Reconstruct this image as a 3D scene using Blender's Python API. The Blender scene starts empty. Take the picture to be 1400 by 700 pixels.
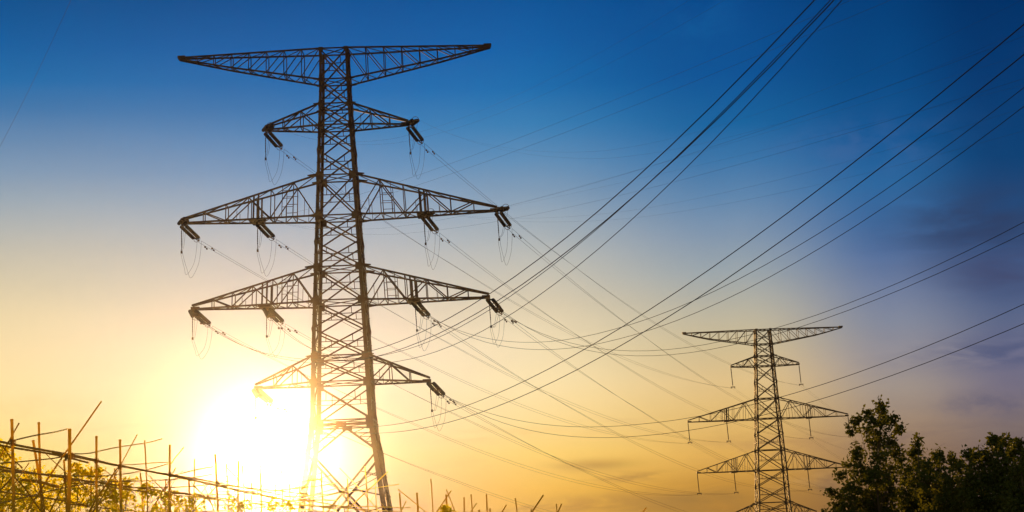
import bpy, bmesh, math, random
from mathutils import Vector, Matrix
R = math.radians
scene = bpy.context.scene
col = scene.collection
random.seed(7)

# ------------------------------------------------------------------ camera
F, ROLL, HZ, EYE = 2500.0, R(2.3), 735.0, 1.6          # focal length in photo pixels (1400 wide)
PITCH = math.atan((HZ - 350) / F)
fw = Vector((0, math.cos(PITCH), math.sin(PITCH)))
up0 = Vector((0, -math.sin(PITCH), math.cos(PITCH)))
rt0 = Vector((1, 0, 0))
rt = rt0 * math.cos(ROLL) - up0 * math.sin(ROLL)
up = up0 * math.cos(ROLL) + rt0 * math.sin(ROLL)
EYEP = Vector((0, 0, EYE))
cam = bpy.data.cameras.new('camera')
cam.sensor_width = 36.0
cam.lens = 36.0 * F / 1400
cam.clip_start = 0.1
cam.clip_end = 20000
camo = bpy.data.objects.new('camera', cam)
col.objects.link(camo)
m = Matrix((rt, up, -fw)).transposed().to_4x4()
m.translation = EYEP
camo.matrix_world = m
scene.camera = camo


def at(px, py, Y):
    """world point on the sight line of a photo pixel, at distance Y ahead"""
    r = fw + rt * ((px - 700) / F) + up * ((350 - py) / F)
    return EYEP + r * (Y / r.y)


def azel(px, py):
    r = (fw + rt * ((px - 700) / F) + up * ((350 - py) / F)).normalized()
    return math.degrees(math.atan2(r.x, r.y)), math.degrees(math.asin(r.z))


# ------------------------------------------------------------------ light
SUN_AZ, SUN_EL = azel(368, 624)
SUNDIR = Vector((math.sin(R(SUN_AZ)) * math.cos(R(SUN_EL)), math.cos(R(SUN_AZ)) * math.cos(R(SUN_EL)), math.sin(R(SUN_EL))))
sun = bpy.data.lights.new('sun', 'SUN')
sun.energy = 5.0
sun.angle = R(0.6)
SUNC = (1.0, 0.55, 0.18)
sun.color = SUNC
HG, HDENS = 0.98, 3.8e-5             # haze: forward scattering, density per metre
suno = bpy.data.objects.new('sun', sun)
col.objects.link(suno)
suno.rotation_euler = SUNDIR.to_track_quat('Z', 'Y').to_euler()

vs = scene.view_settings
vs.view_transform = 'Standard'
vs.look = 'None'
vs.exposure = 0.0
vs.gamma = 1.0
vs.use_curve_mapping = False
scene.render.engine = 'CYCLES'
scene.cycles.max_bounces = 6
scene.cycles.transparent_max_bounces = 12
scene.cycles.volume_bounces = 0
scene.cycles.use_denoising = True
scene.render.filter_size = 1.5

# ------------------------------------------------------------------ sky
world = bpy.data.worlds.new('World')
scene.world = world
world.use_nodes = True
nt = world.node_tree
nt.nodes.clear()
L = nt.links


def lin(h):
    h = h.lstrip('#')
    o = []
    for i in (0, 2, 4):
        c = int(h[i:i + 2], 16) / 255
        o.append(c / 12.92 if c <= .04045 else ((c + .055) / 1.055) ** 2.4)
    return tuple(o)


def N(t, **k):
    n = nt.nodes.new(t)
    for a, b in k.items():
        setattr(n, a, b)
    return n


def M(op, a, b=None, c=None, clamp=False):
    n = N('ShaderNodeMath', operation=op, use_clamp=clamp)
    for i, v in enumerate((a, b, c)):
        if v is None:
            continue
        if isinstance(v, (int, float)):
            n.inputs[i].default_value = v
        else:
            L.new(v, n.inputs[i])
    return n.outputs[0]


def mixc(f, a, b, blend='MIX'):
    n = N('ShaderNodeMix', data_type='RGBA', blend_type=blend)
    for i, v in ((0, f), (6, a), (7, b)):
        if isinstance(v, (int, float)):
            n.inputs[i].default_value = v
        elif isinstance(v, tuple):
            n.inputs[i].default_value = (*v[:3], 1)
        else:
            L.new(v, n.inputs[i])
    return n.outputs[2]


tc = N('ShaderNodeTexCoord')
sep = N('ShaderNodeSeparateXYZ')
L.new(tc.outputs['Generated'], sep.inputs[0])
DEG = 180 / math.pi
AZ = M('MULTIPLY', M('ARCTAN2', sep.outputs[0], sep.outputs[1]), DEG)
EL = M('MULTIPLY', M('ARCSINE', sep.outputs[2]), DEG)

COLS = [
    (60, [(-40, '#0a4a86'), (0, '#0b528f'), (60, '#0f5f9f'), (110, '#1f6ca8'), (150, '#4478a9'), (195, '#688aad'), (235, '#8098b0'), (275, '#9ca8b0'),
          (312, '#b3b4ad'), (350, '#c8bfa8'), (390, '#d9c9a4'), (430, '#ebd4a2'), (480, '#f8dca0'), (530, '#fee09a'), (580, '#ffdc86'), (640, '#ffd25c'), (720, '#f2ba3e')]),
    (700, [(-40, '#084e8e'), (0, '#09569a'), (60, '#0c60a5'), (120, '#146dae'), (170, '#387fb4'), (220, '#618fb6'), (270, '#879fb4'), (320, '#a8b0b2'),
           (370, '#c4bfae'), (420, '#dccca9'), (470, '#f0dbad'), (520, '#f9e0a6'), (570, '#fedc90'), (620, '#fdd168'), (670, '#f8be42'), (720, '#ebac30')]),
    (1000, [(-40, '#07427f'), (0, '#084a8c'), (100, '#0a5496'), (170, '#1a659f'), (220, '#3f77a9'), (270, '#6187ad'), (320, '#8196ad'), (370, '#9ca6ab'),
            (420, '#b7b2a0'), (470, '#cdbb93'), (520, '#e1c188'), (570, '#e4bb70'), (620, '#dfac56'), (660, '#cf963c'), (700, '#b58036')]),
    (1220, [(-40, '#04386c'), (0, '#05407a'), (100, '#084a85'), (190, '#175893'), (250, '#2d689f'), (300, '#406ca0'), (342, '#54719f'), (400, '#74819e'),
            (440, '#848a9c'), (482, '#959096'), (530, '#a09288'), (580, '#a08770'), (630, '#8d6e54'), (700, '#6a5040')]),
    (1380, [(-40, '#032b5a'), (0, '#033368'), (100, '#083a70'), (212, '#0d4275'), (300, '#294c7a'), (350, '#3f5884'), (402, '#4e6086'), (440, '#5e6887'),
            (482, '#6c6d88'), (530, '#766f80'), (582, '#7f6f6c'), (640, '#6f5b56'), (700, '#584640')]),
]
E0, E1 = -2.0, 19.0
ELN = M('DIVIDE', M('SUBTRACT', EL, E0), E1 - E0, clamp=True)
ramps = []
for x, stops in COLS:
    cr = N('ShaderNodeValToRGB')
    cr.color_ramp.interpolation = 'B_SPLINE' if False else 'LINEAR'
    els = cr.color_ramp.elements
    pts = sorted(((azel(x, y)[1] - E0) / (E1 - E0), lin(h)) for y, h in stops)
    els[0].position, els[0].color = pts[0][0], (*pts[0][1], 1)
    els[1].position, els[1].color = pts[-1][0], (*pts[-1][1], 1)
    for p, c in pts[1:-1]:
        e = els.new(p)
        e.color = (*c, 1)
    L.new(ELN, cr.inputs[0])
    ramps.append((azel(x, 400)[0], cr.outputs[0]))
sky = ramps[0][1]
for (a0, _), (a1, c1) in zip(ramps, ramps[1:]):
    t = N('ShaderNodeMapRange', interpolation_type='SMOOTHSTEP')
    L.new(AZ, t.inputs[0])
    t.inputs[1].default_value, t.inputs[2].default_value = a0, a1
    sky = mixc(t.outputs[0], sky, c1)


# thin clouds, laid out by compass direction and height above the horizon
def gauss(px, py, sx, sy):
    a, e = azel(px, py)
    k = DEG / F
    dx = M('DIVIDE', M('SUBTRACT', AZ, a), sx * k)
    dy = M('DIVIDE', M('SUBTRACT', EL, e), sy * k)
    return M('EXPONENT', M('MULTIPLY', M('ADD', M('MULTIPLY', dx, dx), M('MULTIPLY', dy, dy)), -1.0))


def noise(sx, sy, detail=5, rough=.55, off=0.0, dist=0.0):
    cx = N('ShaderNodeCombineXYZ')
    L.new(M('MULTIPLY', AZ, sx), cx.inputs[0])
    L.new(M('MULTIPLY', EL, sy), cx.inputs[1])
    cx.inputs[2].default_value = off
    n = N('ShaderNodeTexNoise')
    L.new(cx.outputs[0], n.inputs['Vector'])
    n.inputs['Scale'].default_value = 1
    n.inputs['Detail'].default_value = detail
    n.inputs['Roughness'].default_value = rough
    n.inputs['Distortion'].default_value = dist
    return n.outputs[0]


def rng(v, a, b):
    t = N('ShaderNodeMapRange', interpolation_type='SMOOTHSTEP')
    L.new(v, t.inputs[0])
    t.inputs[1].default_value, t.inputs[2].default_value = a, b
    return t.outputs[0]


n1 = rng(noise(.28, 1.1, off=3.1, dist=.4), .38, .66)
n2 = rng(noise(.5, 2.4, off=9.7, dist=.6), .36, .64)
n4 = rng(noise(.25, 1.1, detail=4, off=21.3, dist=.4), .22, .6)
n3 = rng(noise(.9, 1.6, off=5.2), .35, .7)
for px, py, sx, sy, amt, h, nn in [
    (1330, 305, 105, 42, .9, '#303e60', n4), (1400, 370, 100, 28, .95, '#42486a', n4), (1390, 480, 120, 20, .8, '#50587a', n2),
    (1360, 552, 70, 16, .7, '#585870', n3), (1260, 600, 170, 18, .35, '#6a5a60', n2),
    (1170, 200, 120, 34, .35, '#4f6c9f', n3), (950, 25, 60, 40, .3, '#1d6cab', n3),
    (815, 636, 55, 8, .9, '#c49642', n4), (860, 652, 60, 7, .9, '#bd8d40', n2), (880, 578, 80, 10, .5, '#dcb578', n2),
    (700, 595, 110, 10, .55, '#f6c56c', n2), (660, 640, 120, 14, .6, '#f3bd58', n1), (800, 692, 150, 14, .7, '#c48d34', n2),
    (960, 682, 130, 22, .7, '#94703a', n4), (1060, 610, 90, 16, .5, '#bb8e58', n2), (1120, 660, 60, 16, .5, '#6e5a50', n3),
    (1090, 655, 60, 10, .6, '#c89a58', n2), (170, 585, 100, 9, .45, '#ffd07a', n2), (40, 560, 90, 20, .4, '#fbcd7c', n3)]:
    f = M('MULTIPLY', M('MULTIPLY', gauss(px, py, sx, sy), nn), amt, clamp=True)
    sky = mixc(f, sky, lin(h))
# faint large and fine unevenness of the air
v = M('ADD', M('MULTIPLY', noise(.22, .5, off=1.7), .10), .95)
v = M('ADD', v, M('MULTIPLY', M('SUBTRACT', noise(3.0, 3.4, detail=6, rough=.7, off=12), .5), .05))
cv = N('ShaderNodeCombineColor')
for i in range(3):
    L.new(v, cv.inputs[i])
sky = mixc(1.0, sky, cv.outputs[0], 'MULTIPLY')

# glow round the sun
dot = N('ShaderNodeVectorMath', operation='DOT_PRODUCT')
L.new(tc.outputs['Generated'], dot.inputs[0])
dot.inputs[1].default_value = SUNDIR
ANG = M('MULTIPLY', M('ARCCOSINE', M('MINIMUM', dot.outputs['Value'], 0.9999999)), DEG)
glow = None
for amp, wdt, pw, c in [(.5, 1.1, 1.4, (1, .95, 1.1)), (.36, 5.4, 1.5, (.8, .66, 1.1))]:
    g = M('MULTIPLY', M('EXPONENT', M('MULTIPLY', M('POWER', M('DIVIDE', ANG, wdt), pw), -1.0)), amp)
    q = mixc(1.0, (c[0], c[1], c[2]), (1, 1, 1), 'MULTIPLY')
    vm = N('ShaderNodeVectorMath', operation='SCALE')
    L.new(q, vm.inputs[0])
    L.new(g, vm.inputs['Scale'])
    if glow is None:
        glow = vm.outputs[0]
    else:
        ad = N('ShaderNodeVectorMath', operation='ADD')
        L.new(glow, ad.inputs[0])
        L.new(vm.outputs[0], ad.inputs[1])
        glow = ad.outputs[0]
# the haze box adds its own forward-scattered light in front of this; allow for it
ph = M('DIVIDE', 1 - HG * HG, M('MULTIPLY', M('POWER', M('SUBTRACT', 1 + HG * HG, M('MULTIPLY', dot.outputs['Value'], 2 * HG)), 1.5), 4 * math.pi))
sv = N('ShaderNodeVectorMath', operation='SCALE')
sv.inputs[0].default_value = SUNC
PATH = M('MINIMUM', M('DIVIDE', 63.0, M('MAXIMUM', sep.outputs[2], 0.01)), 520.0)
L.new(M('MULTIPLY', M('MULTIPLY', ph, PATH), HDENS * 5.0), sv.inputs['Scale'])
sb = N('ShaderNodeVectorMath', operation='ADD')
L.new(sky, sb.inputs[0])
L.new(sv.outputs[0], sb.inputs[1])
sq = N('ShaderNodeVectorMath', operation='MULTIPLY')
L.new(sky, sq.inputs[0])
L.new(sky, sq.inputs[1])
mxm = N('ShaderNodeVectorMath', operation='DIVIDE')
L.new(sq.outputs[0], mxm.inputs[0])
L.new(sb.outputs[0], mxm.inputs[1])
sky = mixc(1.0, mxm.outputs[0], glow, 'ADD')

# the rest of the sky: Nishita
st = N('ShaderNodeTexSky', sky_type='NISHITA')
st.sun_disc = False
st.sun_elevation = R(SUN_EL)
st.sun_rotation = R(SUN_AZ)
st.air_density = 1.2
st.dust_density = 2.0
nis = N('ShaderNodeVectorMath', operation='SCALE')
L.new(st.outputs[0], nis.inputs[0])
nis.inputs['Scale'].default_value = 1.0
bg1 = N('ShaderNodeBackground')
L.new(sky, bg1.inputs[0])
bg2 = N('ShaderNodeBackground')
L.new(nis.outputs[0], bg2.inputs[0])
bg2.inputs[1].default_value = 0.15
mx = N('ShaderNodeMixShader')
away = M('MAXIMUM', rng(M('ABSOLUTE', AZ), 35, 80), rng(EL, 20, 45))
L.new(away, mx.inputs[0])
L.new(bg1.outputs[0], mx.inputs[1])
L.new(bg2.outputs[0], mx.inputs[2])
wo = N('ShaderNodeOutputWorld')
L.new(mx.outputs[0], wo.inputs[0])
world.cycles.sampling_method = 'MANUAL'
world.cycles.sample_map_resolution = 1024


# ------------------------------------------------------------------ helpers
def tag(o, label=None, cat=None, group=None, kind=None):
    if label:
        o['label'] = label
    if cat:
        o['category'] = cat
    if group:
        o['group'] = group
    if kind:
        o['kind'] = kind
    return o


def empty(name, loc=(0, 0, 0)):
    o = bpy.data.objects.new(name, None)
    o.empty_display_size = .5
    o.location = loc
    col.objects.link(o)
    return o


def obj(name, geo, mat, parent=None, smooth=False):
    """geo = (verts, faces) in world coordinates; a child keeps its world place"""
    vs_, fs_ = geo
    off = Vector((0, 0, 0))
    p = parent
    while p is not None:
        off += p.location
        p = p.parent
    me = bpy.data.meshes.new(name)
    me.from_pydata([tuple(Vector(v) - off) for v in vs_], [], fs_)
    me.materials.append(mat)
    if smooth:
        me.polygons.foreach_set('use_smooth', [True] * len(me.polygons))
    me.update()
    o = bpy.data.objects.new(name, me)
    o.parent = parent
    col.objects.link(o)
    return o


class G:
    def __init__(s):
        s.v, s.f = [], []

    @property
    def geo(s):
        return s.v, s.f

    def beam(s, p, q, w, h=None, n=4, w2=None):
        p, q = Vector(p), Vector(q)
        d = q - p
        if d.length < 1e-6:
            return
        d.normalize()
        a = Vector((0, 0, 1)) if abs(d.z) < .9 else Vector((0, 1, 0))
        x = d.cross(a).normalized()
        y = x.cross(d)
        h = h or w
        b = len(s.v)
        for c, k in ((p, 1.0), (q, (w2 / w) if w2 else 1.0)):
            for i in range(n):
                t = 2 * math.pi * (i + .5) / n
                r = 1 / math.sqrt(2) if n == 4 else .5
                s.v.append(c + x * math.cos(t) * w * r * k + y * math.sin(t) * h * r * k)
        for i in range(n):
            j = (i + 1) % n
            s.f.append((b + i, b + j, b + n + j, b + n + i))
        s.f.append(tuple(b + i for i in range(n))[::-1])
        s.f.append(tuple(b + n + i for i in range(n)))

    def angle(s, p, q, w, t, sx, sy):
        """steel angle section: two thin flanges meeting at the outer corner, opening towards -sx, -sy"""
        p, q = Vector(p), Vector(q)
        for (ax, bx, ay, by) in ((0, -sx * w, 0, -sy * t), (0, -sx * t, -sy * t, -sy * w)):
            b = len(s.v)
            for c in (p, q):
                for u, v in ((ax, ay), (bx, ay), (bx, by), (ax, by)):
                    s.v.append(c + Vector((u, v, 0)))
            for i in range(4):
                j = (i + 1) % 4
                s.f.append((b + i, b + j, b + 4 + j, b + 4 + i))
            s.f.append((b + 3, b + 2, b + 1, b))
            s.f.append((b + 4, b + 5, b + 6, b + 7))

    def tube(s, pts, r, n=6, r2=None):
        pts = [Vector(p) for p in pts]
        b = len(s.v)
        K = len(pts)
        for k, p in enumerate(pts):
            d = (pts[min(k + 1, K - 1)] - pts[max(k - 1, 0)]).normalized()
            a = Vector((0, 0, 1)) if abs(d.z) < .95 else Vector((0, 1, 0))
            x = d.cross(a).normalized()
            y = x.cross(d)
            rr = r if r2 is None else r + (r2 - r) * k / (K - 1)
            for i in range(n):
                t = 2 * math.pi * i / n
                s.v.append(p + (x * math.cos(t) + y * math.sin(t)) * rr)
        for k in range(K - 1):
            for i in range(n):
                j = (i + 1) % n
                s.f.append((b + k * n + i, b + k * n + j, b + (k + 1) * n + j, b + (k + 1) * n + i))
        s.f.append(tuple(b + i for i in range(n))[::-1])
        s.f.append(tuple(b + (K - 1) * n + i for i in range(n)))

    def lathe(s, p, q, prof, n=10):
        """prof = (t along p->q in metres, radius)"""
        p, q = Vector(p), Vector(q)
        d = (q - p).normalized()
        a = Vector((0, 0, 1)) if abs(d.z) < .9 else Vector((0, 1, 0))
        x = d.cross(a).normalized()
        y = x.cross(d)
        b = len(s.v)
        for t, r in prof:
            for i in range(n):
                th = 2 * math.pi * i / n
                s.v.append(p + d * t + (x * math.cos(th) + y * math.sin(th)) * r)
        for k in range(len(prof) - 1):
            for i in range(n):
                j = (i + 1) % n
                s.f.append((b + k * n + i, b + k * n + j, b + (k + 1) * n + j, b + (k + 1) * n + i))
        s.f.append(tuple(b + i for i in range(n))[::-1])
        s.f.append(tuple(b + (len(prof) - 1) * n + i for i in range(n)))

    def box(s, c, sx, sy, sz):
        c = Vector(c)
        b = len(s.v)
        for z in (-1, 1):
            for x, y in ((-1, -1), (1, -1), (1, 1), (-1, 1)):
                s.v.append(c + Vector((x * sx / 2, y * sy / 2, z * sz / 2)))
        for f in ((3, 2, 1, 0), (4, 5, 6, 7), (0, 1, 5, 4), (1, 2, 6, 5), (2, 3, 7, 6), (3, 0, 4, 7)):
            s.f.append(tuple(b + i for i in f))


def mat(name, base, rough=.6, metal=0.0, vary=None, scale=3.0, transl=None, spec=.5):
    m_ = bpy.data.materials.new(name)
    m_.use_nodes = True
    t = m_.node_tree
    b = t.nodes['Principled BSDF']
    b.inputs['Base Color'].default_value = (*base, 1)
    b.inputs['Roughness'].default_value = rough
    b.inputs['Metallic'].default_value = metal
    b.inputs['Specular IOR Level'].default_value = spec
    if vary:
        tx = t.nodes.new('ShaderNodeTexCoord')
        no = t.nodes.new('ShaderNodeTexNoise')
        no.inputs['Scale'].default_value = scale
        no.inputs['Detail'].default_value = 6
        t.links.new(tx.outputs['Object'], no.inputs['Vector'])
        cr = t.nodes.new('ShaderNodeValToRGB')
        cr.color_ramp.elements[0].position = .35
        cr.color_ramp.elements[1].position = .65
        cr.color_ramp.elements[0].color = (*base, 1)
        cr.color_ramp.elements[1].color = (*vary, 1)
        t.links.new(no.outputs[0], cr.inputs[0])
        t.links.new(cr.outputs[0], b.inputs['Base Color'])
    if transl:
        tr = t.nodes.new('ShaderNodeBsdfTranslucent')
        tr.inputs[0].default_value = (*transl[:3], 1)
        mxs = t.nodes.new('ShaderNodeMixShader')
        mxs.inputs[0].default_value = transl[3]
        out = t.nodes['Material Output']
        t.links.new(b.outputs[0], mxs.inputs[1])
        t.links.new(tr.outputs[0], mxs.inputs[2])
        t.links.new(mxs.outputs[0], out.inputs[0])
    return m_


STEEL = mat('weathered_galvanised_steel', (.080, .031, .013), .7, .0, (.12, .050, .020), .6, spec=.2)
STEEL_FAR = mat('hazed_steel', (.10, .055, .032), .7, .0, (.13, .075, .045), .6, spec=.2)  # pylon steel paled and browned: distance haze put into the colour
CERAMIC = mat('brown_glazed_porcelain', (.05, .024, .015), .7, 0, spec=.08)
CABLE = mat('aged_aluminium_cable', (.045, .035, .028), .8, 0, spec=.08)
BAMBOO = mat('glare_tinted_bamboo', (.84, .55, .06), .5, 0, (.92, .66, .12), 4.0, transl=(1.0, .72, .07, .6), spec=.3)  # dry cane; the orange wash of sun glare is in its base colour
TIE = mat('old_rope', (.62, .42, .12), .9, transl=(.8, .55, .1, .5))
LEAF_Y = mat('backlit_leaf', (.50, .42, .02), .6, 0, (.58, .44, .03), 2.0, transl=(1.0, .86, .03, .85), spec=.2)  # base colour yellowed to carry the backlight, on top of real translucency
LEAF_D = mat('dark_leaf', (.07, .085, .016), .6, 0, (.12, .13, .025), 1.5, transl=(.22, .22, .02, .3), spec=.12)
BARK = mat('bark', (.09, .06, .035), .9, 0, (.14, .10, .06), 6.0)
CONCRETE = mat('footing_concrete', (.30, .28, .25), .9, 0, (.38, .36, .33), 2.0)

# ------------------------------------------------------------------ ground
gm = mat('pale_bounce_field', (.30, .23, .08), .95, 0, (.44, .34, .15), .35, spec=.1)  # ground out of view, given a pale straw tone to bounce light onto the rails
g = G()
S, n = 9000.0, 60
cs = sorted({math.copysign(abs(i / (n / 2)) ** 3 * S, i) for i in range(-n // 2, n // 2 + 1)})
gv, gf = [], []
for j, y in enumerate(cs):
    for i, x in enumerate(cs):
        r = math.hypot(x, y)
        gv.append((x, y + 100, -.05 + .05 * math.sin(x * .21) * math.cos(y * .17)))
w_ = len(cs)
for j in range(w_ - 1):
    for i in range(w_ - 1):
        a = j * w_ + i
        gf.append((a, a + 1, a + w_ + 1, a + w_))
tag(obj('ground', (gv, gf), gm), kind='structure')

# ------------------------------------------------------------------ haze
hz = G()
hz.box((60, 225, 31.7), 900, 620, 66)
hm = bpy.data.materials.new('evening_haze')
hm.use_nodes = True
t = hm.node_tree
t.nodes.clear()
pv = t.nodes.new('ShaderNodeVolumePrincipled')
pv.inputs['Color'].default_value = (1.0, .97, .92, 1)
pv.inputs['Density'].default_value = HDENS
pv.inputs['Anisotropy'].default_value = HG
om = t.nodes.new('ShaderNodeOutputMaterial')
t.links.new(pv.outputs[0], om.inputs['Volume'])
hm.cycles.homogeneous_volume = True
tag(obj('haze', hz.geo, hm), kind='stuff')

# ------------------------------------------------------------------ pylons
D1, D2 = 220.0, 450.0
X1, X2 = -20.95, 61.1


def lerp(a, b, t):
    return a + (b - a) * t


def width_at(prof, z):
    for (z0, w0), (z1, w1) in zip(prof, prof[1:]):
        if z0 >= z >= z1:
            return lerp(w0, w1, (z0 - z) / (z0 - z1))
    return prof[-1][1] if z < prof[-1][0] else prof[0][1]


def corner(cx, cy, prof, z, sx, sy):
    w = width_at(prof, z) / 2
    return Vector((cx + sx * w, cy + sy * w, z))


def crossarm(root, mt, cx, cy, prof, side, zb, zt, tipx, ztip, k=1.0, inner=None, horn=0.0, top_flat=False, kink=None, ladder=False, npan=None):
    """tapering lattice arm: two bottom and two top chords meeting at the tip"""
    g = G()
    tip = {sy: Vector((tipx, cy + sy * .32, ztip)) for sy in (-1, 1)}
    rb = {sy: corner(cx, cy, prof, zb, side, sy) for sy in (-1, 1)}
    rtp = {sy: corner(cx, cy, prof, zt, side, sy) for sy in (-1, 1)}
    Lr = abs(tipx - rb[1].x)
    npan = npan or max(3, round(Lr / 2.6))

    def bot(sy, t):
        if kink:
            tk, zk = kink
            p = rb[sy].lerp(tip[sy], t)
            p.z = lerp(rb[sy].z, zk, t / tk) if t < tk else lerp(zk, ztip - .15, (t - tk) / (1 - tk))
            return p
        return rb[sy].lerp(tip[sy], t)

    def top(sy, t):
        p = rtp[sy].lerp(tip[sy], t)
        if not top_flat:
            p.z = lerp(zt, ztip + .45, t)
        return p
    cw, bw = .20 * k, .105 * k
    K = npan
    for sy in (-1, 1):
        for i in range(K):
            a, b = i / K, (i + 1) / K
            g.beam(bot(sy, a), bot(sy, b), cw)
            g.beam(top(sy, a), top(sy, b), cw)
            if i < K - 1:
                g.beam(bot(sy, b), top(sy, b), bw)
            if i < K - 1 or top_flat:
                if top_flat:
                    g.beam(top(sy, a), bot(sy, b), bw)
                elif i % 2 == 0:
                    g.beam(bot(sy, a), top(sy, b), bw * 1.25)
                else:
                    g.beam(top(sy, a), bot(sy, b), bw * 1.25)
                # light secondary members
                if not top_flat and i < K - 2:
                    mb = bot(sy, (a + b) / 2)
                    mt_ = top(sy, (a + b) / 2)
                    g.beam(mb, mb.lerp(mt_, .5), bw * .55)
    for i in range(K):
        a, b = i / K, (i + 1) / K
        mid = (a + b) / 2
        g.beam(bot(-1, a), bot(1, mid), bw * .8)
        g.beam(bot(1, mid), bot(-1, b), bw * .8)
        g.beam(bot(-1, b), bot(1, b), bw * .9)
        g.beam(top(-1, a), top(1, b), bw * .8)
        g.beam(top(-1, b), top(1, b), bw * .9)
    if ladder:                       # inspection ladder frame near the root
        for sy in (-1, 1):
            t0 = .17
            p, q = bot(sy, t0), top(sy, t0)
            for u in (.3, .55, .78):
                g.beam(p.lerp(q, u), p.lerp(q, u) + Vector((side * 1.3, 0, 0)), .06 * k)
            g.beam(p + Vector((side * 1.3, 0, 0)), q + Vector((side * 1.3, 0, -.4)), .07 * k)
    # root and tip plates
    for sy in (-1, 1):
        for c in (rb[sy], rtp[sy]):
            hh = .32 if top_flat or not ladder else .5
            g.beam(c - Vector((side * .1, 0, 0)), c + Vector((side * hh * 2.2, 0, 0)), .10, hh * .95 * k, w2=.03)
    g.box(Vector((tipx - side * .35, cy, ztip + .1)), 1.0 * k, .75, .34 * k)
    if horn:
        g.box(Vector((tipx + side * horn / 2, cy, ztip + .22)), horn, .4, .42)
    pts = [Vector((tipx, cy, ztip - .1))]
    if inner is not None:
        tI = (inner - rb[1].x) / (tipx - rb[1].x)
        for sy in (-1, 1):
            for dx in (-.28, .28):
                d = Vector((dx, 0, 0))
                g.beam(bot(sy, tI) + d, top(sy, tI) + d, .19 * k)
        g.box((bot(-1, tI) + bot(1, tI)) / 2 + Vector((0, 0, -.12)), 1.5 * k, abs(bot(1, tI).y - bot(-1, tI).y) + .3, .26)
        pts.append(Vector((inner, cy, bot(1, tI).z - .2)))
    return obj('crossarm', g.geo, mt, root), pts


def body(root, mt, cx, cy, prof, levels, panels, legw, k=1.0, foot=True):
    """four angle-section legs, and the lattice between them"""
    zs = sorted({z for z, _ in prof}, reverse=True)
    for sx in (-1, 1):
        for sy in (-1, 1):
            g = G()
            for z0, z1 in zip(zs, zs[1:]):
                p, q = corner(cx, cy, prof, z0, sx, sy), corner(cx, cy, prof, z1, sx, sy)
                w = legw(z0)
                g.angle(p, q, w, .09, sx, sy)
                m_ = (p + q) / 2
                # batten plates that stiffen the leg, leaving slits of light
                nb = max(1, int((z0 - z1) / 2.4))
                for i in range(nb):
                    c = q.lerp(p, (i + .5) / nb)
                    g.box(c + Vector((-sx * w * .5, -sy * w * .5, 0)), w * .98, w * .98, .16)
            for z in levels:         # gusset plates bolted on at the joints
                c = corner(cx, cy, prof, z, sx, sy)
                hh = (.5 if z > 48 or k > 1 else .85) * k
                g.box(c + Vector((-sx * hh * .42, sy * .02, -.1)), hh, .07, hh * 1.1)
                g.box(c + Vector((sx * .02, -sy * hh * .42, -.1)), .07, hh, hh * 1.1)
            lg = obj('leg', g.geo, mt, root)
            if foot:
                f = G()
                c = corner(cx, cy, prof, 0, sx, sy)
                f.box((c.x, c.y, .10), 1.2, 1.2, .7)
                obj('footing', f.geo, CONCRETE, lg)
    g = G()
    for z0, z1, kind in panels:
        for ax in range(4):
            (s1, s2) = (((-1, -1), (1, -1)), ((-1, 1), (1, 1)), ((-1, -1), (-1, 1)), ((1, -1), (1, 1)))[ax]
            A, B = corner(cx, cy, prof, z0, *s1), corner(cx, cy, prof, z0, *s2)
            C, D = corner(cx, cy, prof, z1, *s1), corner(cx, cy, prof, z1, *s2)
            w = .17 * k
            if kind == 'X':
                g.beam(A, D, w)
                g.beam(B, C, w)
                c = (A + B + C + D) / 4
                g.beam(c, A.lerp(C, .5), w * .5)
                g.beam(c, B.lerp(D, .5), w * .5)
                g.beam(A.lerp(D, .25), A.lerp(D, .25) + (C - A) * .26, w * .5)
                g.beam(B.lerp(C, .25), B.lerp(C, .25) + (D - B) * .26, w * .5)
            elif kind == 'V':        # inverted V from the middle of the belt
                t = (A + B) / 2
                g.beam(t, C, w * 1.2)
                g.beam(t, D, w * 1.2)
                for u in (.33, .66):
                    g.beam(t.lerp(C, u), A.lerp(C, u), w * .6)
                    g.beam(t.lerp(D, u), B.lerp(D, u), w * .6)
                    g.beam(t.lerp(C, u), A.lerp(C, u - .3), w * .5)
                    g.beam(t.lerp(D, u), B.lerp(D, u - .3), w * .5)
                g.box(t, 1.2 if ax < 2 else .12, .12 if ax < 2 else 1.2, .55)
            elif kind == 'XX':       # large cross of the splayed legs, with secondary struts
                g.beam(A, D, w * 1.4)
                g.beam(B, C, w * 1.4)
                for (P, Q, U, V) in ((A, D, A, C), (B, C, B, D)):
                    for u in (.2, .36):
                        g.beam(P.lerp(Q, u), U.lerp(V, u * 1.25), w * .6)
                    for u in (.62, .8):
                        o1, o2 = (V, U) if False else (U, V)
                        T, Bm = (B, D) if U is A else (A, C)
                        g.beam(P.lerp(Q, u), T.lerp(Bm, u * .9), w * .6)
                    g.beam(P.lerp(Q, .36), U.lerp(V, .2), w * .5)
                    g.beam(P.lerp(Q, .5), P.lerp(Q, .5) * .5 + (C + D) * .25, w * .5)
    for z in levels:
        for (s1, s2) in (((-1, -1), (1, -1)), ((-1, 1), (1, 1)), ((-1, -1), (-1, 1)), ((1, -1), (1, 1))):
            g.beam(corner(cx, cy, prof, z, *s1), corner(cx, cy, prof, z, *s2), .15 * k)
        # plan bracing
        g.beam(corner(cx, cy, prof, z, -1, -1), corner(cx, cy, prof, z, 1, 1), .10 * k)
        g.beam(corner(cx, cy, prof, z, 1, -1), corner(cx, cy, prof, z, -1, 1), .10 * k)
    obj('bracing', g.geo, mt, root)
SHED = [(0, .05)]
for i in range(19):
    t_ = .12 + i * .165
    SHED += [(t_, .15), (t_ + .04, .23), (t_ + .10, .23), (t_ + .13, .15)]
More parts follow.
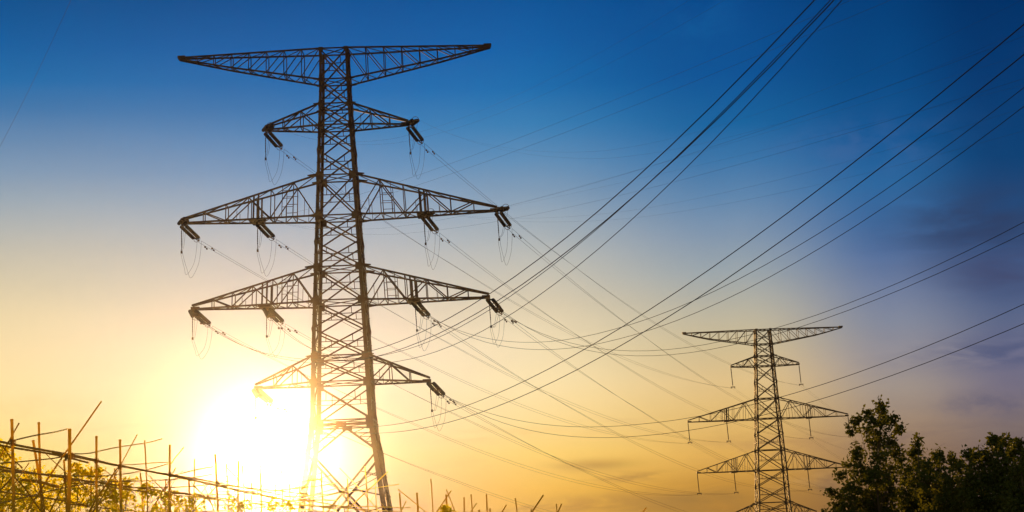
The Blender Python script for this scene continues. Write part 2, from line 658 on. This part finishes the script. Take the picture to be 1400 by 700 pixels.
SHED += [(3.35, .05)]


def tension_string(arm, p, d, lat, sc=1.0):
    """twin tension insulator strings from the arm point p along d, with yoke plates"""
    d = d.normalized()
    lat = lat.normalized()
    g = G()
    prof = [(t * sc, r) for t, r in SHED]
    a = p + d * .45
    for s in (-1, 1):
        g.lathe(a + lat * .36 * s, a + lat * .36 * s + d, prof, 9)
    o = obj('insulator_string', g.geo, CERAMIC, arm, smooth=False)
    f = G()
    e = a + d * 3.35 * sc
    f.beam(p, a, .14)
    f.beam(a - lat * .42, a + lat * .42, .14)
    obj('yoke', f.geo, STEEL, arm)
    f = G()
    f.beam(e - lat * .4, e + lat * .4, .14)
    q = e + d * .75
    f.beam(e - lat * .2, q, .09)
    f.beam(e + lat * .2, q, .09)
    ring = [e + d * .18 + (lat * math.cos(x) * .42 + d.cross(lat) * math.sin(x) * .42) for x in [i * math.pi / 8 for i in range(17)]]
    f.tube(ring, .03, 5)
    obj('yoke', f.geo, STEEL, arm)
    return q


# ---- the near pylon (tension type, heavy)
P1 = [(62.1, 3.45), (58.1, 3.62), (55.0, 3.85), (52.3, 4.1), (46.0, 4.7), (41.0, 5.15), (34.7, 5.75), (30.6, 6.15), (23.9, 6.75), (20.8, 7.0), (16.2, 7.35), (11.0, 8.75), (0.0, 11.9)]
main = empty('transmission_tower', (X1, D1, 0))
tag(main, 'tall lattice steel pylon with four tiers of arms and slanting insulators, sun at its foot', 'pylon', 'lattice pylons')
lv = [62.0, 58.1, 55.0, 52.3, 46.0, 41.0, 34.7, 30.6, 23.9, 20.8, 16.2, 15.6]
pan = [(62.0, 58.1, 'X'), (58.1, 55.0, 'X'), (55, 52.3, 'X'), (52.3, 49.2, 'X'), (49.2, 46, 'X'), (46, 41, 'X'), (41, 37.8, 'X'), (37.8, 34.7, 'X'),
       (34.7, 30.6, 'X'), (30.6, 27.2, 'X'), (27.2, 23.9, 'X'), (23.9, 20.8, 'X'), (20.8, 16.2, 'X'), (15.6, 12.4, 'V'), (12.4, .6, 'XX')]
body(main, STEEL, X1, D1, P1, lv, pan, lambda z: lerp(.60, .30, min(1, z / 62)))

NEAR_AZ = R(16)
DN = Vector((math.sin(NEAR_AZ), -math.cos(NEAR_AZ), 0))
LN = Vector((math.cos(NEAR_AZ), math.sin(NEAR_AZ), 0))
DF = Vector((.338, .941, 0)).normalized()
LF = Vector((DF.y, -DF.x, 0))

arms = {}
for side in (-1, 1):
    a, _ = crossarm(main, STEEL, X1, D1, P1, side, 58.1, 62.0, X1 + side * 19.3, 61.9, k=.95, top_flat=True, kink=(.64, 60.3), npan=8)
    tag(a, 'long flat top crossarm without insulators')
# tier: zb, zt, left tip x, right tip x, z, inner offsets
tiers = [(52.3, 55.0, -29.7, -12.1, 52.35, None, None),
         (41.0, 46.0, -40.2, -1.6, 41.15, -30.9, -10.6),
         (30.5, 34.7, -39.0, -3.0, 30.5, -30.0, -12.0),
         (20.8, 23.9, -31.5, -10.5, 20.6, None, None)]
NT = ['top', 'second', 'third', 'lowest']
att = {}
for ti, (zb, zt, xl, xr, zz, il, ir) in enumerate(tiers):
    for side, tx, inn in ((-1, xl, il), (1, xr, ir)):
        a, pts = crossarm(main, STEEL, X1, D1, P1, side, zb, zt, tx, zz, inner=inn, horn=(1.4 if side > 0 and ti == 1 else .9 if side > 0 and ti == 0 else 0), ladder=ti in (1, 2))
        for pi, p in enumerate(pts):
            att[(ti, side, pi)] = (a, p)

# conductors on the camera side: slope b and sag c of each pair, measured along the span
NEAR = {(2, -1, 0): [(-0.2154, 0.000203, 3.317e-06), (-0.2181, 0.000178, 3.505e-06)],
        (2, -1, 1): [(-0.3125, 0.001897, -1.522e-06), (-0.3104, 0.001616, 1.562e-07)],
        (3, -1, 0): [(-0.2040, 0.000998, 2.783e-07), (-0.2142, 0.001036, 2.794e-07)],
        (2, 1, 1): [(-0.3022, 0.001949, -1.140e-06), (-0.3265, 0.002176, -1.754e-06)],
        (2, 1, 0): [(-0.3490, 0.002487, -3.332e-06), (-0.3762, 0.002935, -5.454e-06)],
        (3, 1, 0): [(-0.2336, 0.001291, 2.474e-08), (-0.2739, 0.001813, -1.976e-06)],
        (0, -1, 0): [(-.296, .00081, 0), (-.300, .00080, 0)], (1, -1, 0): [(-.188, .00025, 0), (-.195, .00028, 0)],
        (0, 1, 0): [(-.347, .00118, 0), (-.354, .00116, 0)], (1, 1, 0): [(-.108, .00004, 0), (-.125, .00006, 0)],
        (1, -1, 1): [(-.215, .00042, 0), (-.222, .00042, 0)], (1, 1, 1): [(-.22, .0006, 0), (-.228, .0006, 0)]}
THICK = {(2, -1, 0), (2, -1, 1), (3, -1, 0), (2, 1, 1), (2, 1, 0), (3, 1, 0)}

# ---- the far pylon (suspension type)
P2 = [(50.0, 4.1), (46.3, 4.5), (43.4, 4.8), (40.9, 5.0), (32.9, 5.8), (28.0, 6.35), (20.3, 7.2), (15.4, 7.7), (7.6, 8.3), (4.4, 8.8), (0, 10.5)]
P2 = [(z, w * .93) for z, w in P2]
far = empty('transmission_tower', (X2, D2, 0))
tag(far, 'smaller distant lattice pylon beside the dark trees, its insulators hanging straight down', 'pylon', 'lattice pylons')
lv2 = [49.9, 46.3, 43.4, 40.9, 32.9, 28.0, 20.3, 15.4, 7.6, 4.4]
pan2 = []
for z0, z1, kk in [(49.9, 46.3, 1), (46.3, 43.4, 1), (43.4, 40.9, 1), (40.9, 32.9, 2), (32.9, 28, 1), (28, 20.3, 2), (20.3, 15.4, 1), (15.4, 7.6, 2), (7.6, 4.4, 1), (4.4, .5, 1)]:
    for i in range(kk):
        pan2.append((lerp(z0, z1, i / kk), lerp(z0, z1, (i + 1) / kk), 'X'))
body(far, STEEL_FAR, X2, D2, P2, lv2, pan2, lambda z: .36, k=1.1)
for side in (-1, 1):
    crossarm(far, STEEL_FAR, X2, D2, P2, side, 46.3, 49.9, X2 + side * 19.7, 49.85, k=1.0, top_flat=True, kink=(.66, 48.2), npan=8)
fatt = {}
tiers2 = [(40.9, 43.4, -8.3, 8.5, 41.0, None), (27.9, 32.9, -19.6, 19.7, 27.9, 10.1), (15.4, 20.3, -18.0, 18.4, 15.4, 9.0), (4.4, 7.6, -10.5, 10.5, 4.6, None)]
SPROF = [(0, .05)] + [q for i in range(22) for q in ((.2 + i * .19, .07), (.28 + i * .19, .15), (.32 + i * .19, .07))] + [(4.6, .05)]
for ti, (zb, zt, xl, xr, zz, inn) in enumerate(tiers2):
    for side, tx in ((-1, xl), (1, xr)):
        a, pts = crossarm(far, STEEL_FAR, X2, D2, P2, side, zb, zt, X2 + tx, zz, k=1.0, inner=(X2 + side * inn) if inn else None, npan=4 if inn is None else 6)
        for pi, p in enumerate(pts):
            g = G()
            hh = 2.6 if ti == 3 else 4.7
            g.lathe(p, p + Vector((.05, 0, -1)), [(t * hh / 4.7, r) for t, r in SPROF], 8)
            e = p + Vector((.05, 0, -1)).normalized() * hh
            o = obj('insulator_string', g.geo, CERAMIC, a)
            f = G()
            f.box(e + Vector((0, 0, -.1)), 1.1, .15, .2)
            f.beam(e + Vector((.45, 0, -.1)), e + Vector((.45, 0, -.5)), .14)
            f.beam(e + Vector((-.45, 0, -.1)), e + Vector((-.45, 0, -.5)), .14)
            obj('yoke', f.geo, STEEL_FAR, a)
            fatt[(ti, side, pi)] = e + Vector((0, 0, -.4))

SIDE = {-1: 'left', 1: 'right'}
POS = {0: 'outer end', 1: 'middle'}


def where(k):
    ti, s, pi = k
    if ti in (0, 3):
        return '%s %s arm' % (NT[ti], SIDE[s])
    return '%s of %s %s arm' % (POS[pi], NT[ti], SIDE[s])


def damper(w, p, d):
    g = G()
    d = d.normalized()
    g.beam(p, p - Vector((0, 0, .16)), .06)
    c = p - Vector((0, 0, .18))
    g.beam(c - d * .28, c + d * .28, .05)
    g.beam(c - d * .34, c - d * .16, .15)
    g.beam(c + d * .16, c + d * .34, .15)
    obj('damper', g.geo, STEEL, w)


def cable(geo, label, group):
    return tag(obj('power_line', geo, CABLE), label, 'power line', group)


SAG = .00043
for k, (arm, p) in att.items():
    ti, side, pi = k
    # camera side
    b0, c0, _ = NEAR[k][0]
    dn = Vector((DN.x, DN.y, b0 - .12 if ti > 1 else -.06)).normalized()
    qn = tension_string(arm, p, dn, LN)
    s0 = (qn - p).dot(DN)
    ends_n = []
    for i, (b, c, c3) in enumerate(NEAR[k]):
        off = LN * (.18 if i else -.18)
        g = G()
        pts = []
        for j in range(61):
            s = s0 + (262 - s0) * (j / 60) ** .9
            dz = (qn.z - p.z - b * s0) * max(0, 1 - (s - s0) / 70)
            s3 = min(s, 200)
            pts.append(p + DN * s + Vector((0, 0, b * s + c * s * s + c3 * s3 ** 3 + dz)) + off * min(1, s / s0))
        rad = .019 if k in THICK else .0038
        g.tube(pts, rad, 6)
        w = cable(g.geo, '%s wire of pair from pylon\'s %s toward the viewer' % (('upper', 'lower')[i], where(k)), 'power lines passing overhead')
        ends_n.append(pts[0])
        if k in THICK:
            damper(w, pts[1], pts[2] - pts[1])
    # far side
    Q = fatt[k]
    dd = Q - p
    Lh = math.hypot(dd.x, dd.y)
    slope0 = dd.z / Lh - SAG * Lh
    dh = Vector((dd.x / Lh, dd.y / Lh, 0))
    lf = Vector((dh.y, -dh.x, 0))
    df = Vector((dh.x, dh.y, slope0 - .17)).normalized()
    qf = tension_string(arm, p, df, lf)
    s0 = (qf - p).dot(dh)
    ends_f = []
    for i in range(2):
        lo = lf * (.3 if i else -.3)
        g = G()
        pts = []
        dz = -.45 if i else .25
        for j in range(49):
            s = lerp(s0, Lh, j / 48)
            sag0 = (qf.z - p.z - (dd.z * s0 / Lh + SAG * s0 * (s0 - Lh))) * max(0, 1 - (s - s0) / 60)
            pts.append(p + dh * s + Vector((0, 0, dd.z * s / Lh + SAG * s * (s - Lh) + dz * (math.sin(math.pi * (s - s0) / (Lh - s0))) + sag0)) + lo)
        g.tube(pts, .016, 6)
        w = cable(g.geo, '%s wire of pair from big pylon\'s %s to distant pylon' % (('upper', 'lower')[i], where(k)), 'power lines between the pylons')
        ends_f.append(pts[0])
        s = s0 + 2.2 + i * .7
        pd = pts[0].lerp(pts[1], (s - s0) / ((Lh - s0) / 48))
        damper(w, pd, df)
        # line going on beyond the distant pylon
        g = G()
        pts = []
        for j in range(31):
            s = 330 * j / 30
            pts.append(Q + Vector((.37, .929, 0)) * s + lo * 1.0 + Vector((0, 0, -.137 * s + .00039 * s * s)))
        if min(q.z for q in pts) > 1.0:
            g.tube(pts, .014, 5)
            cable(g.geo, '%s wire leaving distant pylon\'s %s into the distance' % (('upper', 'lower')[i], where(k)), 'power lines beyond the far pylon')
    # jumper cables looping below the arm from one string to the other, steadied by a hanging rod
    drop = 6.0 if ti < 2 else 5.4
    S = p + Vector((.12 * side, .5, -3.4))
    for i in range(2):
        a, b = ends_n[i], ends_f[i]
        o = Vector((.16, .1, 0)) * (1 if i else -1)
        B = S.lerp(b, .38) + o
        B.z = p.z - drop - .4 * i
        ctl = [a, a.lerp(S, .55) + Vector((0, 0, -.9)), S + o * .6, S.lerp(B, .62) + Vector((-.05, 0, -.15)), B, B.lerp(b, .5) + Vector((.15, .15, -.85)), B.lerp(b, .8) + Vector((.12, .1, -.55)), b]
        P_ = [ctl[0]] + ctl + [ctl[-1]]
        pts = []
        for q in range(len(ctl) - 1):
            p0, p1, p2, p3 = P_[q:q + 4]
            for h in range(5):
                u = h / 5
                pts.append(.5 * ((2 * p1) + (p2 - p0) * u + (2 * p0 - 5 * p1 + 4 * p2 - p3) * u * u + (3 * p1 - p0 - 3 * p2 + p3) * u ** 3))
        pts.append(ctl[-1])
        g = G()
        g.tube(pts, .016, 6)
        obj('jumper_cable', g.geo, CABLE, arm)
    g = G()
    tip = p + Vector((0, 0, .05))
    dr = (S - tip)
    Lr = dr.length
    g.lathe(tip, tip + dr, [(0, .035), (.9, .035)] + [q for i in range(9) for q in ((.9 + i * .2, .045), (.98 + i * .2, .075), (1.04 + i * .2, .045))] + [(Lr - .2, .035), (Lr - .12, .12), (Lr + .12, .12), (Lr + .16, .035)], 7)
    obj('jumper_support', g.geo, CERAMIC, arm)

# thin cable crossing the upper left corner
g = G()
a, b = at(97, 0, 70), at(0, 200, 95)
mid = at(47, 108, 80)
pts = []
for j in range(41):
    u = -1.2 + j * .1
    q = a.lerp(b, u)
    q.z += (mid.z - a.lerp(b, .5).z) * 4 * u * (1 - u) * .35
    pts.append(q)
g.tube(pts, .007, 5)
cable(g.geo, 'single thin cable crossing the sky\'s upper left corner', None)

# ------------------------------------------------------------------ bamboo trellis
trel = empty('bamboo_trellis', (-4.1, 22, 0))
tag(trel, 'long rickety bamboo pole trellis with leaning uprights and doubled rails', 'trellis')


def pole(name, parent, a, b, w, bend=0.0, ground=False):
    """bamboo cane with nodes; a, b = (px, py, distance)"""
    A, B = at(*a), at(*b)
    if ground:                      # carry the lower end down into the soil
        d = B - A
        if abs(d.z) > 1e-3:
            B = A + d * ((A.z + .25) / -d.z)
    g = G()
    Ln = (B - A).length
    K = max(6, int(Ln / .14))
    pts, out = [], []
    n = 8
    d = (B - A).normalized()
    ax = Vector((0, 0, 1)) if abs(d.z) < .9 else Vector((0, 1, 0))
    x = d.cross(ax).normalized()
    y = x.cross(d)
    wob = random.uniform(0, 6)
    base = 0
    for k in range(K + 1):
        u = k / K
        p = A.lerp(B, u)
        p = p + Vector((0, 0, -bend * 4 * u * (1 - u))) + x * math.sin(u * 5 + wob) * .006 * min(Ln, 3) + y * math.sin(u * 7 + wob) * .005
        r = w / 2 * (1 - .18 * (1 - u))
        for dr, dt in (((0, 0)), ((.14, .012)), ((0, .024))) if k % 2 == 0 else ((0, 0),):
            b0 = len(g.v)
            for i in range(n):
                t = 2 * math.pi * i / n
                g.v.append(p + d * dt + (x * math.cos(t) + y * math.sin(t)) * r * (1 + dr))
            if b0:
                for i in range(n):
                    j = (i + 1) % n
                    g.f.append((b0 - n + i, b0 - n + j, b0 + j, b0 + i))
    g.f.append(tuple(range(n))[::-1])
    g.f.append(tuple(len(g.v) - n + i for i in range(n)))
    return obj(name, g.geo, BAMBOO, parent, smooth=True)


def Dx(x):                          # distance of the trellis line at photo column x
    return 14.0 + 24.0 * (x / 400.0) ** 1.15


posts = [(13, 573, 14.6, .026, 19), (43, 602, 17, .026, 58), (55, 577, 17, .024, 60), (94, 586, 16.5, .034, 91), (132, 596, 18.5, .026, 135), (162, 601, 19.5, .027, 166),
         (197, 602, 24, .018, 200), (232, 608, 24.5, .030, 234), (87, 628, 20, .024, 89), (124, 638, 24, .026, 125), (156, 640, 25, .020, 157), (191, 647, 27, .026, 194),
         (265, 628, 29, .018, 266), (296, 621, 30, .030, 298), (257, 655, 31, .030, 258), (308, 634, 33, .018, 312), (327, 630, 33, .028, 327), (332, 636, 36, .02, 334),
         (357, 636, 36, .034, 359), (376, 640, 38, .018, 378), (385, 633, 38, .022, 386), (408, 634, 41, .02, 409), (440, 645, 44, .03, 442), (474, 655, 46, .026, 476),
         (498, 638, 44, .028, 503), (512, 655, 48, .02, 514), (225, 655, 30, .022, 226), (345, 660, 40, .024, 345), (395, 662, 44, .028, 396)]
for x, y, D, w, xb in posts:
    pole('post', trel, (x, y, D), (xb, 700, D), w * 1.15, ground=True)
# long doubled rails: they recede with the line
for (x0, y0, x1, y1, w, sh) in [(-30, 596, 150, 634, .030, 0), (-30, 601, 120, 632, .026, 0), (70, 619, 300, 661, .030, 0), (95, 622, 260, 657, .022, 0), (150, 634, 400, 686, .028, 0), (230, 650, 460, 697, .026, 0), (300, 661, 520, 702, .03, 0),
                                (280, 660, 420, 676, .03, 3), (-30, 632, 130, 661, .028, 2), (-30, 638, 90, 652, .024, 2), (60, 648, 300, 683, .026, 2), (120, 662, 330, 688, .024, 2), (230, 672, 480, 705, .026, 2),
                                (-20, 668, 140, 694, .026, 4), (90, 688, 300, 712, .026, 4), (330, 684, 545, 700, .03, 6), (350, 690, 560, 694, .026, 4), (400, 684, 460, 684, .03, 6)]:
    pole('rail', trel, (x0, y0, Dx(max(x0, 0)) + sh), (x1, y1, Dx(x1) + sh), w * .82)
# lighter canes and wires strung along
for (x0, y0, x1, y1, w, bend) in [(14, 603, 94, 586, .015, 0), (-20, 632, 95, 621, .013, .03), (90, 621, 158, 612, .014, .02), (150, 613, 223, 600, .013, .01), (0, 645, 235, 633, .013, .10), (150, 636, 235, 632, .012, 0),
                                (90, 656, 290, 648, .014, .06), (170, 667, 330, 655, .015, .05), (235, 650, 290, 638, .014, 0), (235, 675, 420, 664, .016, .08), (290, 690, 470, 672, .016, .08), (300, 652, 355, 648, .014, 0),
                                (-10, 690, 120, 660, .014, 0), (100, 660, 190, 654, .012, .02), (380, 680, 545, 662, .018, .05), (300, 672, 460, 660, .018, .06), (240, 700, 430, 684, .018, .05), (340, 668, 440, 655, .016, 0)]:
    pole('cane', trel, (x0, y0, Dx(max(x0, 0)) + .5), (x1, y1, Dx(x1) + .5), w, bend=bend)
# slanting braces
for (x0, y0, x1, y1, D, w) in [(138, 549, 34, 702, 16.8, .018), (27, 578, -10, 640, 14.6, .014), (188, 594, 127, 702, 22, .014), (251, 612, 232, 636, 26, .014), (103, 632, 66, 702, 18.5, .016), (20, 648, -5, 676, 15, .018),
                           (62, 618, 110, 668, 18, .010), (130, 632, 168, 664, 21, .010), (18, 650, 60, 702, 16, .016), (30, 655, 80, 665, 16, .03), (3, 612, 30, 640, 15, .012), (160, 640, 120, 702, 20, .020),
                           (205, 650, 240, 690, 26, .014), (240, 640, 205, 702, 26, .016), (258, 655, 290, 690, 29, .016), (300, 660, 262, 702, 30, .02), (310, 640, 360, 690, 34, .016), (370, 650, 330, 700, 35, .016),
                           (380, 640, 425, 690, 39, .018), (425, 655, 385, 700, 40, .02), (460, 664, 500, 702, 44, .02), (530, 645, 470, 702, 44, .03), (465, 640, 520, 700, 46, .02), (480, 690, 445, 702, 42, .02), (100, 648, 150, 700, 22, .012)]:
    pole('brace', trel, (x0, y0, D), (x1, y1, D + 1.0), w)
rs = random.Random(5)
for i in range(38):                 # thin loose sticks stuck through the rails
    x = rs.uniform(0, 520)
    D = Dx(x) * rs.uniform(.97, 1.12)
    yb = 700 + rs.uniform(-8, 4)
    hgt = rs.uniform(18, 70) * (1 - x / 900)
    pole('stick', trel, (x, yb - hgt, D), (x + rs.choice((-1, 1)) * rs.uniform(.2, 1.0) * hgt, yb, D + rs.uniform(-.6, .8)), rs.uniform(.007, .013))
# rope lashings where posts and rails cross
for x, y, D in [(19, 605, 14.6), (93, 626, 16.4), (100, 624, 17), (133, 630, 18.5), (165, 638, 19.5), (234, 649, 24.5), (298, 659, 30), (358, 672, 36), (20, 637, 15), (91, 655, 17), (233, 671, 24.6), (166, 664, 20)]:
    g = G()
    c = at(x, y, D)
    for k in range(4):
        g.beam(c + Vector((-.022, -.02, -.024 + k * .013)), c + Vector((.022, -.02, -.016 + k * .012)), .008)
        g.beam(c + Vector((-.022, -.02, -.02 + k * .013)), c + Vector((-.01, .02, .0 + k * .012)), .008)
    obj('lashing', g.geo, TIE, trel)

# loose stakes right of the pylon
ST = [(545, 674, 548, 703, .030, 'stout stake nearest the pylon leg'), (544, 669, 584, 702, .018, 'thin cane slanting down right, beside the pylon leg'),
      (570, 674, 571, 703, .040, 'thickest upright stake, second from pylon leg'), (588, 655, 591, 703, .022, 'tallest thin upright stake in the field'),
      (617, 671, 596, 702, .022, 'slanting stake crossing two others in a bundle'), (609, 676, 611, 703, .036, 'upright stake in the middle of the crossed bundle'),
      (610, 669, 622, 702, .020, 'stake leaning left within the crossed bundle'), (555, 685, 547, 702, .018, 'short cane leaning right against the stout stake'),
      (635, 680, 636, 703, .028, 'plain upright stake right of the crossed bundle'), (643, 676, 645, 703, .024, 'slim upright stake with a short leaning twig at its foot'),
      (652, 688, 643, 701, .018, 'short twig leaning right at a slim stake\'s foot'), (654, 697, 655, 704, .034, 'stub of a broad stake barely rising into view'),
      (664, 676, 666, 703, .030, 'upright stake with a stub close on its right'), (669, 695, 670, 704, .032, 'short stub close against a taller stake'),
      (692, 690, 685, 702, .024, 'short slanting stake standing alone'), (705, 681, 707, 703, .024, 'upright stake standing alone between slanting ones'),
      (743, 677, 725, 703, .032, 'long stake slanting up right, far along the row'), (726, 696, 726, 704, .026, 'stub at the foot of the long slanting stake'),
      (760, 689, 761, 703, .020, 'thin upright stake paired with a slanting one at the row\'s end'), (768, 689, 762, 703, .026, 'slanting stake at the row\'s end'),
      (884, 694, 876, 704, .024, 'lone stake tip far right of all other stakes')]
for i, (x0, y0, x1, y1, w, lb) in enumerate(ST):
    D = 32 + (i * 37 % 7) * .6
    o = pole('bamboo_stake', None, (x0, y0, D), (x1, y1, D), w * 1.1, ground=True)
    tag(o, lb, 'stake', 'bamboo stakes standing in the field')


# ------------------------------------------------------------------ vegetation
def leaf(g, c, size, rnd):
    d = Vector((rnd.gauss(0, 1), rnd.gauss(0, 1), rnd.gauss(0, .8))).normalized()
    u = Vector((rnd.gauss(0, 1), rnd.gauss(0, 1), rnd.gauss(0, 1)))
    x = d.cross(u).normalized()
    y = d
    L_, W = size * rnd.uniform(.7, 1.25), size * rnd.uniform(.34, .5)
    nrm = x.cross(y)
    b = len(g.v)
    g.v += [c, c + y * L_ * .35 + x * W * .9 + nrm * size * .1, c + y * L_ * .75 + x * W * .55 + nrm * size * .08, c + y * L_ * 1.1 - nrm * size * .1,
            c + y * L_ * .75 - x * W * .55 + nrm * size * .08, c + y * L_ * .35 - x * W * .9 + nrm * size * .1]
    g.f.append((b, b + 1, b + 2, b + 3))
    g.f.append((b, b + 3, b + 4, b + 5))


def blob_tree(name, label, cat, group, base, lobes, leafsize, leafmat, dens, trunk_r, stemname='trunk', crownname='crown', seed=1, depth=1.0, twig=True):
    """lobes: (centre, rx, rz) clusters of leaves, each fed by a limb from the trunk"""
    rnd = random.Random(seed)
    root = empty(name, base)
    tag(root, label, cat, group)
    base = Vector(base)
    top = max(c.z for c, _, _ in lobes)
    g = G()
    hub = sum((c for c, _, _ in lobes), Vector()) / len(lobes)
    tops = sorted(lobes, key=lambda l: -l[0].z)[0][0]
    tr = []
    for k in range(9):
        u = k / 8
        p = base.lerp(Vector((lerp(hub.x, tops.x, u), lerp(hub.y, tops.y, u), top - .1)), u)
        p.x = lerp(base.x, p.x, min(1, u * 1.3)) + .04 * math.sin(u * 7)
        tr.append(p)
    g.tube(tr, trunk_r, 8, trunk_r * .12)
    tk = obj(stemname, g.geo, BARK, root, smooth=True)
    lg = G()
    lf = G()
    for c, rx, rz in lobes:
        # limb from the trunk, rising
        z0 = max(base.z + .3 * (c.z - base.z), c.z - 1.4 - rx)
        u = (z0 - base.z) / max(.1, (tr[-1].z - base.z))
        k = min(7, int(u * 8))
        s = tr[k].lerp(tr[k + 1], u * 8 - k)
        mid = s.lerp(c, .6) + Vector((0, 0, -.12 * (c - s).length))
        pts = [s, s.lerp(mid, .5) + Vector((0, 0, -.03)), mid, c]
        lg.tube(pts, trunk_r * .24, 6, trunk_r * .08)
        nl = max(95, int(dens * rx * rx * rz))
        ncl = max(2, int(nl / 9))
        for _ in range(ncl):
            while True:
                q = Vector((rnd.uniform(-1, 1), rnd.uniform(-1, 1), rnd.uniform(-1, 1)))
                if q.length < 1 and q.length > rnd.uniform(0, .55):
                    break
            cc = c + Vector((q.x * rx, q.y * rx * depth, q.z * rz))
            if twig:
                lg.tube([c.lerp(cc, .15), cc], trunk_r * .07, 3, trunk_r * .03)
            for _ in range(9):
                leaf(lf, cc + Vector((rnd.gauss(0, 1), rnd.gauss(0, 1), rnd.gauss(0, 1))) * leafsize * .6, leafsize, rnd)
    obj('limb', lg.geo, BARK, tk, smooth=True)
    cr = obj(crownname, lf.geo, leafmat, root)
    return root


def lobe(px, py, r, D, rnd, ry=None, jig=1.0):
    c = at(1100 + px / 4.117, 530 + py / 4.117, D + rnd.uniform(-1, 1) * jig)
    k = D / F / 4.117
    return (c, r * k, (ry or r) * k)


T = [
    ('tree', 'tallest dark tree with a spiky open crown, beside the distant pylon', 1203, 45.0,
     [(430, 95, 20, 28), (432, 130, 24, 26), (350, 150, 20, 30), (300, 185, 26, 26), (268, 228, 24, 30), (385, 185, 22, 26), (488, 180, 24, 28), (455, 170, 16, 20), (530, 225, 24, 28),
      (430, 240, 50, 50), (345, 245, 36, 36), (500, 320, 42, 40), (400, 310, 56, 50), (290, 355, 26, 28), (320, 395, 44, 34), (430, 395, 56, 46), (535, 390, 34, 46), (255, 450, 44, 32),
      (198, 490, 26, 18), (150, 588, 24, 18), (205, 612, 30, 18), (245, 565, 36, 26), (185, 662, 34, 22), (330, 480, 60, 46), (300, 560, 60, 46), (400, 500, 70, 56), (480, 480, 60, 56),
      (250, 650, 60, 40), (350, 640, 80, 60), (450, 600, 80, 60), (500, 360, 24, 60), (150, 700, 40, 24), (300, 740, 90, 60), (430, 720, 100, 70), (200, 750, 70, 50)], 3),
    ('tree', 'dark tree with one narrow upright leader, second from the pylon', 1262, 47.0,
     [(638, 305, 17, 28), (640, 350, 24, 34), (598, 385, 26, 34), (655, 420, 44, 44), (610, 460, 46, 50), (580, 520, 50, 60), (660, 520, 60, 60), (560, 610, 60, 70), (650, 620, 80, 70),
      (600, 710, 100, 70), (540, 450, 24, 34)], 5),
    ('tree', 'round-headed dark tree between the narrow leader and the broad crown', 1285, 44.0,
     [(738, 370, 30, 28), (760, 400, 28, 34), (712, 420, 34, 30), (740, 460, 44, 40), (700, 520, 60, 50), (760, 540, 60, 60), (720, 620, 80, 70), (790, 640, 70, 70), (740, 720, 100, 70)], 9),
    ('tree', 'low dark tree with two small tufts, left of the broad crown', 1307, 46.0,
     [(828, 410, 20, 26), (838, 445, 22, 30), (878, 430, 20, 24), (870, 480, 40, 40), (820, 520, 44, 50), (880, 560, 60, 60), (840, 640, 80, 70), (870, 720, 100, 70)], 12),
    ('tree', 'broadest dark tree with a domed crown rising toward the right', 1360, 43.0,
     [(920, 378, 16, 18), (958, 385, 30, 26), (1005, 360, 38, 32), (1055, 300, 24, 26), (1090, 305, 22, 24), (1135, 300, 28, 30), (1060, 345, 44, 40), (1115, 350, 50, 46), (960, 440, 50, 50),
      (1040, 430, 70, 60), (1130, 430, 70, 60), (940, 530, 60, 60), (1030, 540, 90, 70), (1130, 540, 90, 70), (960, 640, 90, 70), (1070, 660, 110, 80), (1000, 740, 110, 70), (1150, 730, 110, 70)], 15),
    ('tree', 'dark tree cut by the right edge of the photo, its branches open', 1408, 41.0,
     [(1208, 325, 20, 24), (1228, 360, 24, 30), (1180, 360, 22, 16), (1210, 430, 40, 44), (1260, 400, 50, 50), (1200, 500, 60, 60), (1280, 500, 70, 70), (1210, 600, 90, 70), (1290, 620, 90, 80), (1230, 710, 110, 80)], 18),
]
for nm, lb, bx, D, lob, sd in T:
    rnd = random.Random(sd)
    ls = [lobe(x, y, r, D, rnd, ry, jig=.9) for x, y, r, ry in lob]
    b = at(bx, 720, D)
    b.z = 0
    blob_tree(nm, lb, 'tree', 'dark trees in the lower right', b, ls, .092, LEAF_D, 17000, .045, seed=sd, depth=1.2)

# shrubs catching the sun behind the trellis
SH = [('yellow-green shrub at the photo\'s left edge, behind the first trellis posts', 0, 23.0, [(4, 622, 12), (0, 645, 30), (20, 660, 24), (-20, 630, 30), (10, 690, 40), (-20, 690, 40)], 2),
      ('sunlit yellow-green shrub behind the thickest trellis post', 62, 25.0, [(38, 655, 16), (60, 662, 22), (50, 685, 30), (75, 680, 26), (35, 690, 26), (85, 664, 16), (90, 700, 30)], 4),
      ('tallest glowing shrub with pointed shoots, behind the trellis middle', 115, 24.0, [(104, 642, 8), (104, 655, 12), (118, 650, 10), (95, 668, 20), (120, 670, 22), (140, 662, 22), (110, 690, 30), (145, 685, 26), (132, 650, 10)], 6),
      ('low glowing shrub between two thin trellis posts', 180, 26.0, [(170, 662, 14), (160, 680, 22), (185, 675, 18), (200, 668, 10), (175, 695, 26), (205, 690, 20)], 8),
      ('faint low shrub nearest the sun glare, behind the rails', 245, 28.0, [(228, 680, 14), (245, 685, 14), (265, 690, 14), (232, 698, 20), (260, 700, 20), (210, 700, 20)], 10),
      ('small shrub almost lost in the glare at the pylon\'s left foot', 350, 34.0, [(318, 690, 12), (335, 697, 14), (375, 694, 12), (392, 700, 14)], 13),
      ('leafy weeds twined round the crossed stakes', 610, 33.0, [(608, 695, 3), (614, 700, 5), (603, 703, 5)], 21)]
for lb, bx, D, lob, sd in SH:
    rnd = random.Random(sd)
    k = D / F
    ls = [(at(x, y, D + rnd.uniform(-.5, .5)), r * k, r * k) for x, y, r in lob]
    b = at(bx, 720, D)
    b.z = 0
    blob_tree('shrub', lb, 'shrub', 'yellow-green shrubs behind the trellis', b, ls, .05, LEAF_Y, 12000, .03, 'stem', 'foliage', seed=sd, depth=1.3)
